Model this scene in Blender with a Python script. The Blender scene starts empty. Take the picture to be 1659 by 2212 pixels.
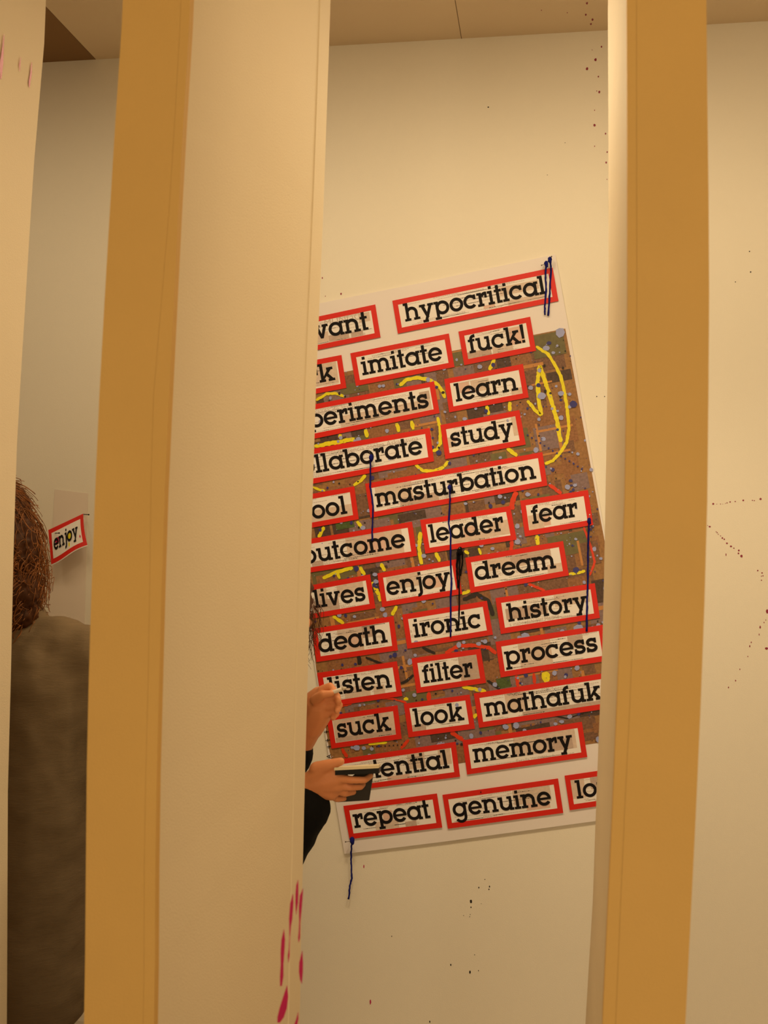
import bpy, bmesh, math, random
from math import sin, cos, pi, radians, tan
from mathutils import Vector, Matrix

sc = bpy.context.scene
rng = random.Random(7)

# ------------------------------------------------------------------ camera
F = 2150.0
YAW, PITCH, ROLL = radians(9.7), radians(1.54), 0.0280
CAM = Vector((0, 0, 1.66))
f0 = Vector((-sin(YAW) * cos(PITCH), cos(YAW) * cos(PITCH), sin(PITCH)))
r0 = Vector((cos(YAW), sin(YAW), 0))
u0 = r0.cross(f0)
RT = r0 * cos(ROLL) + u0 * sin(ROLL)
UP = u0 * cos(ROLL) - r0 * sin(ROLL)
cd = bpy.data.cameras.new('camera')
cam = bpy.data.objects.new('camera', cd)
sc.collection.objects.link(cam)
cam.matrix_world = Matrix(((RT.x, UP.x, -f0.x, CAM.x), (RT.y, UP.y, -f0.y, CAM.y), (RT.z, UP.z, -f0.z, CAM.z), (0, 0, 0, 1)))
cd.sensor_fit = 'VERTICAL'
cd.sensor_height = 36.0
cd.lens = F * 36.0 / 2212
cd.clip_start = 0.02
cd.dof.use_dof = True
cd.dof.focus_distance = 3.0
cd.dof.aperture_fstop = 9.0
sc.camera = cam

# ------------------------------------------------------------------ world, lights, exposure
sc.view_settings.view_transform = 'Standard'
sc.view_settings.look = 'None'
sc.view_settings.gamma = 1.0
sc.view_settings.use_curve_mapping = False
sc.view_settings.exposure = -0.08
w = bpy.data.worlds.new('world'); sc.world = w
w.use_nodes = True
w.node_tree.nodes['Background'].inputs[0].default_value = (0.9, 0.6, 0.32, 1)
w.node_tree.nodes['Background'].inputs[1].default_value = 0.05
WARM = (1.0, 0.77, 0.455)
def lamp(name, kind, loc, aim, power, color=WARM, **kw):
    d = bpy.data.lights.new(name, kind); d.energy = power; d.color = color
    for k, v in kw.items(): setattr(d, k, v)
    o = bpy.data.objects.new(name, d); sc.collection.objects.link(o)
    o.location = loc
    o.rotation_euler = (Vector(aim) - Vector(loc)).to_track_quat('-Z', 'Y').to_euler()
    return o
WALL_Y, FRONT_Y, BACK_Y = 3.2, 1.1, 1.76
for x, e in ((-2.1, 12), (-1.35, 13), (-0.6, 23), (0.15, 26), (0.85, 11), (1.6, 4)):
    lamp('ceiling_spot', 'SPOT', (x, 1.95, 3.1), (x, WALL_Y, 1.85), e * 1.08, spot_size=radians(122), spot_blend=1.0, shadow_soft_size=0.15)
for x, e in ((-0.55, 40), (0.15, 42), (0.95, 22)):
    lamp('low_fill_spot', 'SPOT', (x, 2.0, 3.1), (x, WALL_Y, 0.75), e, spot_size=radians(62), spot_blend=1.0, shadow_soft_size=0.15)  # unseen fill spots, added to brighten the lower part of the wall
lamp('fin_spot', 'SPOT', (0.75, 2.7, 3.0), (-0.35, 1.45, 1.75), 56, spot_size=radians(70), spot_blend=1.0, shadow_soft_size=0.25)
lamp('fin_spot', 'SPOT', (-0.6, 2.7, 3.0), (0.3, 1.4, 1.75), 85, spot_size=radians(70), spot_blend=1.0, shadow_soft_size=0.25)
lamp('fin_spot', 'SPOT', (-0.2, 2.8, 3.0), (-1.1, 1.7, 1.75), 42, spot_size=radians(70), spot_blend=1.0, shadow_soft_size=0.25)
lamp('room_lamp', 'AREA', (0.3, -1.6, 1.75), (0.0, 1.6, 1.65), 36, shape='RECTANGLE', size=1.6, size_y=1.2)

# ------------------------------------------------------------------ helpers
def ray(px, py):
    return f0 + RT * ((px - 829.5) / F) - UP * ((py - 1106) / F)
def P(px, py, Y=WALL_Y):
    d = ray(px, py); return CAM + d * (Y / d.y)
def PZ(px, py, Z):
    d = ray(px, py); return CAM + d * ((Z - CAM.z) / d.z)
CEIL_Z = P(985, 84).z

MATS = {}
def mat(name, col, rough=0.6, noise=0.0, nscale=30, bump=0.0, bscale=200, spec=0.3, stretch=None):
    if name in MATS: return MATS[name]
    m = bpy.data.materials.new(name); m.use_nodes = True
    nt = m.node_tree; b = nt.nodes['Principled BSDF']
    c = tuple(((v / 255) / 12.92 if v / 255 <= 0.04045 else ((v / 255 + 0.055) / 1.055) ** 2.4) for v in col)
    b.inputs['Roughness'].default_value = rough
    b.inputs['Specular IOR Level'].default_value = spec
    tc = nt.nodes.new('ShaderNodeTexCoord')
    src = tc.outputs['Object']
    if stretch:
        mp = nt.nodes.new('ShaderNodeMapping'); mp.inputs['Scale'].default_value = stretch
        nt.links.new(src, mp.inputs['Vector']); src = mp.outputs['Vector']
    nz = nt.nodes.new('ShaderNodeTexNoise'); nz.inputs['Scale'].default_value = nscale; nz.inputs['Detail'].default_value = 5
    nt.links.new(src, nz.inputs['Vector'])
    mx = nt.nodes.new('ShaderNodeMix'); mx.data_type = 'RGBA'
    mx.inputs[6].default_value = tuple(v * (1 - noise) for v in c) + (1,)
    mx.inputs[7].default_value = tuple(min(1, v * (1 + noise)) for v in c) + (1,)
    nt.links.new(nz.outputs['Fac'], mx.inputs[0]); nt.links.new(mx.outputs[2], b.inputs['Base Color'])
    if bump:
        n2 = nt.nodes.new('ShaderNodeTexNoise'); n2.inputs['Scale'].default_value = bscale; n2.inputs['Detail'].default_value = 3
        nt.links.new(src, n2.inputs['Vector'])
        bp = nt.nodes.new('ShaderNodeBump'); bp.inputs['Strength'].default_value = bump; bp.inputs['Distance'].default_value = 0.002
        nt.links.new(n2.outputs['Fac'], bp.inputs['Height']); nt.links.new(bp.outputs['Normal'], b.inputs['Normal'])
    MATS[name] = m
    return m

PLASTER = mat('cream_plaster', (243, 236, 222), 0.75, 0.02, 3, 0.25, 350, 0.2)
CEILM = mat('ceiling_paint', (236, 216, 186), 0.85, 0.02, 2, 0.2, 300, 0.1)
CEILD = mat('dark_ceiling', (150, 118, 82), 0.85, 0.02, 2, 0.2, 300, 0.1)  # darker brown tone for the ceiling's left section
OCHRE = mat('ochre_board', (226, 184, 110), 0.65, 0.04, 12, 0.2, 300, 0.2)
FINM = mat('fin_plaster', (243, 228, 200), 0.7, 0.02, 4, 0.3, 400, 0.2)
FLOORM = mat('grey_floor', (188, 174, 156), 0.5, 0.1, 6)
PAPER = mat('poster_paper', (240, 232, 232), 0.55, 0.01, 8, 0, 0, 0.3)
RED = mat('red_print', (222, 38, 26), 0.45, 0.03, 20, 0, 0, 0.3)
NEWS = mat('newsprint', (244, 238, 236), 0.55, 0.02, 20)
INK = mat('black_ink', (26, 22, 24), 0.6, 0.03, 20, 0, 0, 0.12)
GREYPR = mat('faded_photo_print', (220, 198, 184), 0.55, 0.2, 90)
GREYPR2 = mat('faded_photo_print_dark', (196, 172, 160), 0.55, 0.25, 110)
TINY = mat('small_grey_print', (204, 188, 182), 0.55)
PINKPR = mat('pale_pink_print', (226, 190, 176), 0.55, 0.1, 60)
COLL = mat('collage_brown', (156, 114, 72), 0.5, 0.5, 110, 0, 0)
YEL = mat('yellow_paint', (238, 222, 40), 0.4, 0.18, 90)
REDP = mat('orange_red_paint', (224, 62, 28), 0.4, 0.15, 60)
LAV = mat('lavender_paint', (160, 166, 214), 0.4, 0.12, 60)
BLUEP = mat('dark_blue_paint', (60, 58, 124), 0.4, 0.1, 60)
BLACKP = mat('black_paint', (48, 40, 38), 0.4, 0.1, 60)
MAG = mat('magenta_paint', (196, 40, 96), 0.35, 0.08, 40)
MAGD = mat('dark_magenta_paint', (150, 52, 72), 0.4)
YARN = mat('blue_yarn', (30, 34, 120), 0.9, 0.3, 300, 0.6, 900, 0.1)
YARNB = mat('black_yarn', (24, 20, 28), 0.9, 0.3, 300, 0.6, 900, 0.1)
STEEL = mat('steel_pin', (130, 122, 112), 0.3); STEEL.node_tree.nodes['Principled BSDF'].inputs['Metallic'].default_value = 0.8
SKIN = mat('skin', (226, 150, 104), 0.5, 0.06, 25, 0.15, 250, 0.35)
SKIN.node_tree.nodes['Principled BSDF'].inputs['Subsurface Weight'].default_value = 0.08
SKIN.node_tree.nodes['Principled BSDF'].inputs['Subsurface Radius'].default_value = (0.01, 0.004, 0.002)

def mesh_obj(name, verts, faces, m, parent=None, smooth=False):
    me = bpy.data.meshes.new(name); me.from_pydata([tuple(v) for v in verts], [], faces); me.update()
    if m:
        for mm in (m if isinstance(m, (list, tuple)) else [m]): me.materials.append(mm)
    if smooth:
        for p in me.polygons: p.use_smooth = True
    o = bpy.data.objects.new(name, me); sc.collection.objects.link(o)
    if parent: o.parent = parent
    return o
def empty(name, loc=(0, 0, 0)):
    o = bpy.data.objects.new(name, None); sc.collection.objects.link(o); o.location = loc
    o.empty_display_size = 0.05
    return o
def tag(o, label=None, cat=None, group=None, kind=None):
    if label: o['label'] = label
    if cat: o['category'] = cat
    if group: o['group'] = group
    if kind: o['kind'] = kind
    return o
def put(o, root):           # parent keeping world place (root is unrotated)
    o.parent = root; o.matrix_parent_inverse = Matrix.Translation(-root.location)
    return o
class Geo:
    def __init__(s): s.v = []; s.f = []
    def face(s, pts):
        n = len(s.v); s.v += [Vector(p) for p in pts]; s.f.append(tuple(range(n, n + len(pts))))
    def box(s, a, b):
        x0, y0, z0 = a; x1, y1, z1 = b; n = len(s.v)
        s.v += [Vector(p) for p in ((x0, y0, z0), (x1, y0, z0), (x1, y1, z0), (x0, y1, z0), (x0, y0, z1), (x1, y0, z1), (x1, y1, z1), (x0, y1, z1))]
        s.f += [tuple(n + i for i in q) for q in ((0, 3, 2, 1), (4, 5, 6, 7), (0, 1, 5, 4), (1, 2, 6, 5), (2, 3, 7, 6), (3, 0, 4, 7))]
    def slab(s, quad, depth):   # quad of wall points facing the camera (-Y), given thickness behind it
        n = len(s.v); s.v += [Vector(p) for p in quad] + [Vector(p) + Vector((0, depth, 0)) for p in quad]
        k = len(quad)
        s.f.append(tuple(range(n, n + k))); s.f.append(tuple(range(n + 2 * k - 1, n + k - 1, -1)))
        for i in range(k):
            j = (i + 1) % k; s.f.append((n + i, n + k + i, n + k + j, n + j))
    def tube(s, pts, rad, seg=6, cap=True):
        pts = [Vector(p) for p in pts]; n0 = len(s.v)
        rad = rad if isinstance(rad, (list, tuple)) else [rad] * len(pts)
        t0 = (pts[1] - pts[0]).normalized()
        a = t0.orthogonal().normalized()
        for i, p in enumerate(pts):
            t = (pts[min(i + 1, len(pts) - 1)] - pts[max(i - 1, 0)]).normalized()
            a = (a - t * a.dot(t)).normalized(); b = t.cross(a)
            for k in range(seg):
                g = 2 * pi * k / seg; s.v.append(p + (a * cos(g) + b * sin(g)) * rad[i])
        for i in range(len(pts) - 1):
            for k in range(seg):
                q = (k + 1) % seg
                s.f.append((n0 + i * seg + k, n0 + i * seg + q, n0 + (i + 1) * seg + q, n0 + (i + 1) * seg + k))
        if cap:
            s.f.append(tuple(n0 + k for k in reversed(range(seg))))
            m = n0 + (len(pts) - 1) * seg; s.f.append(tuple(m + k for k in range(seg)))
    def ball(s, c, r, sx=1, sy=1, sz=1, nu=8, nv=6, jit=0):
        n0 = len(s.v); c = Vector(c)
        for i in range(1, nv):
            for k in range(nu):
                th = pi * i / nv; ph = 2 * pi * k / nu; q = r * (1 + (rng.random() - .5) * jit)
                s.v.append(c + Vector((q * sx * sin(th) * cos(ph), q * sy * sin(th) * sin(ph), q * sz * cos(th))))
        s.v += [c + Vector((0, 0, r * sz)), c - Vector((0, 0, r * sz))]; t = len(s.v) - 2; b = t + 1
        for i in range(nv - 2):
            for k in range(nu):
                q = (k + 1) % nu
                s.f.append((n0 + i * nu + k, n0 + (i + 1) * nu + k, n0 + (i + 1) * nu + q, n0 + i * nu + q))
        for k in range(nu):
            q = (k + 1) % nu
            s.f.append((t, n0 + k, n0 + q)); s.f.append((b, n0 + (nv - 2) * nu + q, n0 + (nv - 2) * nu + k))
    def out(s, name, m, parent=None, smooth=False): return mesh_obj(name, s.v, s.f, m, parent, smooth)

# ------------------------------------------------------------------ room shell
X0, X1, Y0 = -3.6, 3.2, -2.4
def struct(name, a, b, m):
    g = Geo(); g.box(a, b); return tag(g.out(name, m), kind='structure')
back = struct('wall_back', (X0, WALL_Y, 0), (X1, WALL_Y + .12, CEIL_Z), PLASTER)
struct('wall_left', (X0 - .12, Y0, 0), (X0, WALL_Y + .12, CEIL_Z), PLASTER)
struct('wall_right', (X1, Y0, 0), (X1 + .12, WALL_Y + .12, CEIL_Z), PLASTER)
struct('wall_front', (X0, Y0 - .12, 0), (X1, Y0, CEIL_Z), PLASTER)
struct('floor', (X0, Y0, -.1), (X1, WALL_Y, 0), FLOORM)
XC = P(207, 137).x
XJ = P(997, 84).x
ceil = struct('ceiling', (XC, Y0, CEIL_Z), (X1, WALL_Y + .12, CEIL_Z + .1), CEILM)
tag(struct('ceiling_left', (X0, Y0, CEIL_Z), (XC - .002, WALL_Y + .12, CEIL_Z + .1), CEILD), kind='structure')
g = Geo(); jp = PZ(983, 0, CEIL_Z); je = P(997, 81)
g.face([(jp.x - .0012, jp.y, CEIL_Z - .0004), (jp.x + .0012, jp.y, CEIL_Z - .0004), (je.x + .0012, WALL_Y, CEIL_Z - .0004), (je.x - .0012, WALL_Y, CEIL_Z - .0004)])
g.out('joint_line', mat('dark_joint', (140, 118, 92), 0.9), ceil)  # thin dark crack along the ceiling joint

# ------------------------------------------------------------------ partition fins
def edge(samples, Y):
    pts = sorted(((P(x, y, Y).z, P(x, y, Y).x) for x, y in samples))
    def f(z):
        if z <= pts[0][0]: return pts[0][1]
        if z >= pts[-1][0]: return pts[-1][1]
        for a, b in zip(pts, pts[1:]):
            if a[0] <= z <= b[0]:
                t = (z - a[0]) / (b[0] - a[0]); return a[1] + (b[1] - a[1]) * t
    return f
LEVELS = [0, .3] + [0.5 + i * .11 for i in range(18)] + [2.6, CEIL_Z]
def loft(name, cols, m, parent):    # cols: list of (xfunc, y); closed prism through LEVELS
    v = []; f = []; k = len(cols)
    for z in LEVELS:
        for xf, y in cols: v.append((xf(z), y, z))
    for i in range(len(LEVELS) - 1):
        for j in range(k):
            q = (j + 1) % k
            f.append((i * k + j, i * k + q, (i + 1) * k + q, (i + 1) * k + j))
    f.append(tuple(reversed(range(k)))); n = (len(LEVELS) - 1) * k; f.append(tuple(n + j for j in range(k)))
    return mesh_obj(name, v, f, m, parent)
B = .012    # thickness of the ochre face board
def fin(label, fl, fr, bl, br, strip=None, seam=None):
    root = empty('partition_fin', (0, 0, 0)); tag(root, label, 'partition', 'ochre-faced upright fins of the slatted partition')
    loft('fin_core', [(fl, FRONT_Y + B), (fr, FRONT_Y + B), (br, BACK_Y), (bl, BACK_Y)], FINM, root)
    if seam:
        w_ = .00025
        loft('face_board', [(fl, FRONT_Y), (lambda z: seam(z) - w_, FRONT_Y), (lambda z: seam(z) - w_, FRONT_Y + B), (fl, FRONT_Y + B)], OCHRE, root)
        loft('face_board', [(lambda z: seam(z) , FRONT_Y), (fr, FRONT_Y), (fr, FRONT_Y + B), (lambda z: seam(z), FRONT_Y + B)], OCHRE, root)
    else:
        loft('face_board', [(fl, FRONT_Y), (fr, FRONT_Y), (fr, FRONT_Y + B), (fl, FRONT_Y + B)], OCHRE, root)
    return root
L_l = edge([(266.8, 0), (253, 200), (240.6, 400), (217, 800), (208, 1000), (200, 1200), (193.6, 1400), (188, 1600), (186, 1812), (182.7, 2212)], FRONT_Y)
L_n = edge([(412, 0), (399.7, 200), (388, 400), (368, 800), (358, 1000), (351, 1200), (346, 1400), (340, 1600), (336, 1812), (334, 2212)], FRONT_Y)
L_f = edge([(713.5, 0), (705, 250), (696, 500), (682, 833), (672.7, 1140), (666, 1394), (658, 1674), (653.7, 1859), (650, 2000), (647, 2212)], BACK_Y)
R_f = edge([(1313, 0), (1314.3, 300), (1314.6, 500), (1314, 700), (1306, 1190), (1301.8, 1380), (1289, 1700), (1280, 1960), (1264, 2212)], BACK_Y)
R_n = edge([(1353.5, 0), (1355, 300), (1356, 700), (1350, 1080), (1338, 1400), (1324, 1730), (1301.5, 2212)], FRONT_Y)
R_r = edge([(1525.4, 0), (1529, 300), (1531.7, 500), (1532, 700), (1528, 1080), (1519, 1400), (1504.5, 1730), (1480.5, 2212)], FRONT_Y)
T_f = edge([(101, 0), (94, 120), (75.6, 320), (64, 500), (37.3, 940), (29.4, 1180), (24, 1440), (17, 1700), (15, 2212)], BACK_Y)
fin_m = fin('broad fin with a wide cream side, standing left of the poster', L_l, L_n, L_l, L_f,
            seam=edge([(392, 0), (370, 400), (328, 900), (322, 1400), (312, 1800), (311, 2212)], FRONT_Y))
fin_r = fin('fin standing right of the poster, its cream side a narrow sliver', R_n, R_r, R_f, R_r,
            seam=edge([(1375, 0), (1376, 700), (1371, 1250), (1362, 1500), (1347, 1800), (1330, 2212)], FRONT_Y))
fin_l = fin('fin cut by the left edge of the photo, only its cream side showing', lambda z: T_f(z) - .1, T_f, lambda z: T_f(z) - .1, T_f)
# raised corner strip on the far edge of the middle fin
SX = 1.68
s_i = edge([(671, 0), (660, 320), (650, 500), (640, 800), (629, 1100), (625, 1400), (617, 1700), (610, 1900), (606, 2212)], SX)
def side_x(z, y): t = (y - FRONT_Y - B) / (BACK_Y - FRONT_Y - B); return L_n(z) + (L_f(z) - L_n(z)) * t
loft('corner_strip', [(lambda z: side_x(z, SX) - .001, SX), (lambda z: side_x(z, SX) + .0022, SX + .003), (lambda z: L_f(z) + .0006, BACK_Y), (lambda z: L_f(z) - .003, BACK_Y + .0005)], FINM, fin_m)

# magenta paint runs on the fins' cream sides
def side_point(px, py, nx=0.0015, far=L_f, near=L_n):
    lo, hi = FRONT_Y + B, BACK_Y
    for _ in range(40):
        y = (lo + hi) / 2; p = P(px, py, y)
        t = (y - FRONT_Y - B) / (BACK_Y - FRONT_Y - B); sx = near(p.z) + (far(p.z) - near(p.z)) * t
        if p.x < sx: lo = y     # ray is still left of the surface -> further along
        else: hi = y
    return p
def drip(parent, px, m, proj, off):      # px: list of (x, y, halfwidth px)
    g = Geo(); lft = [proj(x - h, y) + off for x, y, h in px]; rgt = [proj(x + h, y) + off for x, y, h in px]
    for i in range(len(px) - 1): g.face([lft[i + 1], rgt[i + 1], rgt[i], lft[i]])
    return g.out('paint_run', m, parent)
def zc(x, y): return (540 + x / 6.111, 1850 + y / 6.111)
runs = [[(600, 290, .3), (590, 360, 2.4), (585, 480, 3.3), (582, 590, 3), (577, 680, 1.6), (574, 750, .3)],
        [(532, 478, .5), (518, 600, 3.6), (503, 800, 3.6), (496, 900, 2), (490, 1060, .8), (484, 1200, 1), (477, 1290, 2.2), (473, 1380, .4)],
        [(664, 405, .4), (642, 500, 3.2), (630, 650, 3.4), (622, 850, 1.4), (618, 960, 1.6), (613, 1060, 2.2), (608, 1115, .4)],
        [(415, 940, .4), (405, 1080, 4), (395, 1250, 4.2), (390, 1400, 3), (385, 1560, 3.8), (375, 1690, 2)],
        [(655, 1220, .3), (640, 1380, 4.2), (637, 1500, 4.4), (640, 1600, 2.6), (648, 1660, .3)],
        [(455, 1680, .4), (437, 1830, 5.5), (405, 1980, 8), (370, 2100, 7), (345, 2170, 3)],
        [(600, 2030, .3), (590, 2120, 2.4), (565, 2212, 3.5)]]
SPLIT = lambda px, py: side_point(px, py)
for r_ in runs:
    drip(fin_m, [zc(x, y) + (h,) for x, y, h in r_], MAG, SPLIT, Vector((.004, -.0035, 0)))
T_fn = lambda px, py: P(px, py, BACK_Y - .05)
def side_point_T(px, py):
    # cream side of the left-hand fin is the plane x = T_f(z)
    p = P(px, py, 1.5)
    for _ in range(12):
        y = p.y * (T_f(p.z) / p.x); p = P(px, py, y)
    return p
for r_ in ([(8, 75, .5), (5, 110, 2), (2, 140, 4), (1, 172, 1)], [(44, 125, .4), (42, 140, 1.2), (42, 155, .4)], [(68, 135, .4), (66, 160, 1.8), (63, 178, 2), (63, 190, .5)]):
    drip(fin_l, r_, MAG, side_point_T, Vector((.0015, -.001, 0)))
def side_point_R(px, py):
    y = 1.4
    for _ in range(20):
        p = P(px, py, y); t = (y - FRONT_Y) / (BACK_Y - FRONT_Y)
        y -= 0
        break
    lo, hi = FRONT_Y + B, BACK_Y
    for _ in range(40):
        y = (lo + hi) / 2; p = P(px, py, y)
        t = (y - FRONT_Y - B) / (BACK_Y - FRONT_Y - B); sx = R_n(p.z) + (R_f(p.z) - R_n(p.z)) * t
        if p.x > sx: lo = y
        else: hi = y
    return p
for r_ in ([(1337, 1205, .6), (1340, 1230, 1.6), (1343, 1262, 2.6), (1344, 1300, .5)], [(1347, 1200, .4), (1346, 1235, 1.2), (1344, 1262, 1.6)]):
    drip(fin_r, r_, mat('faint_pink_paint', (200, 120, 110), .5), side_point_R, Vector((-.002, -.002, 0)))

# ------------------------------------------------------------------ paint specks on wall and ceiling
def speck(g, c, r, ex, ey, asp=1.0, n=7):
    g.face([c + ex * (r * cos(2 * pi * i / n) * (0.85 + .3 * rng.random())) + ey * (r * asp * sin(2 * pi * i / n) * (.85 + .3 * rng.random())) for i in range(n)])
EXW, EZW = Vector((1, 0, 0)), Vector((0, 0, 1))
PXM = 3.2 / F
def wall_specks(lst, m, name):
    g = Geo()
    for x, y, r, a in lst: speck(g, P(x, y, WALL_Y - .0006), r * PXM, EXW, EZW, a)
    o = g.out(name, m, back); tag(o, kind='stuff'); return o
ca = lambda x, y: (820 + x / 3.318, y / 3.318)
cb = lambda x, y: (1500 + x / 4.42, 1000 + y / 4.42)
cc = lambda x, y: (760 + x / 3.19, 1880 + y / 3.19)
mg = [ca(x, y) + (r, 1.3) for x, y, r in ((1590, 335, 1.8), (1548, 428, 2.6), (1487, 492, 2.8), (1568, 549, 1.4), (1575, 659, 2.2), (1556, 652, 1), (1541, 790, 1), (1540, 897, 2.5), (1620, 958, 1.6), (1541, 1048, 1.2), (1631, 1090, 1.5), (1624, 1165, 1.8), (1630, 1286, .9), (1523, 358, .8))]
mg += [cb(x, y) + (r, a) for x, y, r, a in ((180, 391, 2, 1), (214, 393, .7, 1), (249, 393, 1, 1), (270, 393, .6, 1), (296, 386, .8, 1), (312, 381, 1.2, 1), (341, 373, 1.5, 1), (390, 368, 1.6, .6), (466, 358, 1.9, 1), (554, 358, 1.3, .8), (572, 360, 1.3, .7), (632, 345, 2.3, 1), (127, 597, 1, .7), (146, 608, 2.2, .8), (207, 657, 1, 1), (217, 665, 1.2, 1), (228, 681, 1, 1), (250, 697, 1, 1), (267, 717, 1.8, 1), (285, 728, 1.6, 1), (310, 767, 1.9, 1), (349, 797, 2.4, .8), (377, 814, 1.5, .8), (424, 836, 2, 1), (420, 864, 1.8, 1), (450, 889, 2.4, 1.3), (302, 876, 1, 3), (605, 1028, 1.5, 1), (646, 1050, 1.5, 1), (655, 1078, 1.3, 1), (640, 1120, 1.3, 1), (640, 1080, 1, 1), (695, 1418, 2.6, 1.6), (628, 1568, 1.5, 2), (618, 1638, 1, 2), (543, 1713, 1.1, 1.6), (529, 1750, 1.2, 2), (510, 1848, .9, 1.6), (434, 1971, 1, 1.5), (394, 2078, 1.1, 1.7), (326, 2144, 1.2, 1.7), (688, 1772, 3, .9), (665, 1523, .9, 1.5), (682, 1500, .8, 1.5))]
mg += [(640 + x / 4.74, 580 + y / 4.74, r, 1.4) for x, y, r in ((267, 98, 1.5), (458, 260, 1.9), (298, 283, .9))]
wall_specks(mg, MAGD, 'paint_speck')
bk = [ca(x, y) + (r, 1) for x, y, r in ((779, 768, 1.7), (1329, 1024, .9), (1202, 1254, .9))]
bk += [cc(x, y) + (r, a) for x, y, r, a in ((917, 63, 1, 1), (875, 119, 1.4, 1.2), (949, 112, 1.4, 1.5), (945, 131, 1.2, 1.3), (821, 215, 2.6, 1.7), (821, 255, 1.3, 1.4), (770, 312, .9, 1), (816, 304, .8, 1), (812, 320, .9, 1), (846, 582, 1, 1), (682, 652, 1.5, 1.6), (814, 701, 1.7, 2.1), (873, 692, 1.1, 1.2), (275, 455, 1, 1.5), (537, 1043, 1.3, 1.8), (892, 230, .7, 1))]
bk += [(1289, 856.5, 1.2, 1), (1306, 856.5, 1.2, 1), (1619, 543, 1.4, 1), (1621.6, 587.6, 1.5, 1), (1588.6, 609, 1.2, 1)]
wall_specks(bk, BLACKP, 'dark_paint_speck')
pk = [cc(128, 908) + (1.8, 3), (640 + 692 / 4.74, 1680 + 910 / 4.74, 1.3, 3)]
wall_specks(pk, MAG, 'pink_paint_speck')
g = Geo()
for x, y, r in ((1487, 22, 2.2), (1478, 104, 2), (1526, 140, 2.2), (1515, 172, 1.9), (1160, 72, 1), (1345, 90, 1)):
    c = PZ(*ca(x, y), CEIL_Z); c.z -= .0006
    speck(g, c, r * PXM, Vector((1, 0, 0)), Vector((0, -1, 0)), 2.2)
tag(g.out('paint_speck', MAGD, ceil), kind='stuff')

# ------------------------------------------------------------------ slab-serif lettering (flat shapes)
S, T = .222, .178
def arc(cx, cy, R, r, a0, a1, n=None, ry=None):
    n = n or max(4, int(abs(a1 - a0) / 11)); out = []
    for i in range(n):
        p = radians(a0 + (a1 - a0) * i / n); q = radians(a0 + (a1 - a0) * (i + 1) / n)
        out.append([(cx + R * cos(p), cy + R * sin(p)), (cx + R * cos(q), cy + R * sin(q)), (cx + r * cos(q), cy + r * sin(q)), (cx + r * cos(p), cy + r * sin(p))])
    return out
def rc(x0, y0, x1, y1): return [[(x0, y0), (x1, y0), (x1, y1), (x0, y1)]]
def stroke(path, w):
    out = []; L = []; R = []
    for i, p in enumerate(path):
        a = Vector(path[max(i - 1, 0)]); b = Vector(path[min(i + 1, len(path) - 1)]); d = (b - a).normalized(); n = Vector((-d.y, d.x)) * w / 2
        L.append(Vector(p) + n); R.append(Vector(p) - n)
    for i in range(len(path) - 1): out.append([tuple(R[i]), tuple(R[i + 1]), tuple(L[i + 1]), tuple(L[i])])
    return out
O = .51
def ring(cx): return arc(cx, .5, O, O - S, 0, 360, 30)
def arch(x0, x1, top=1.01):     # n/m/h arch from stem right edge x0 to outer right x1
    R = (x1 - x0 + S) / 2 ; cx = x1 - R
    return arc(cx, top - R, R, R - S, 0, 150) + rc(x1 - S, 0.05, x1, top - R)
def stem(x, y0, y1, tl=True, bl=True, br=True):
    o = rc(x, y0, x + S, y1)
    if tl: o += rc(x - .13, y1 - T, x + .01, y1)
    if bl: o += rc(x - .13, y0, x + .01, y0 + T)
    if br: o += rc(x + S - .01, y0, x + S + .12, y0 + T)
    return o
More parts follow.
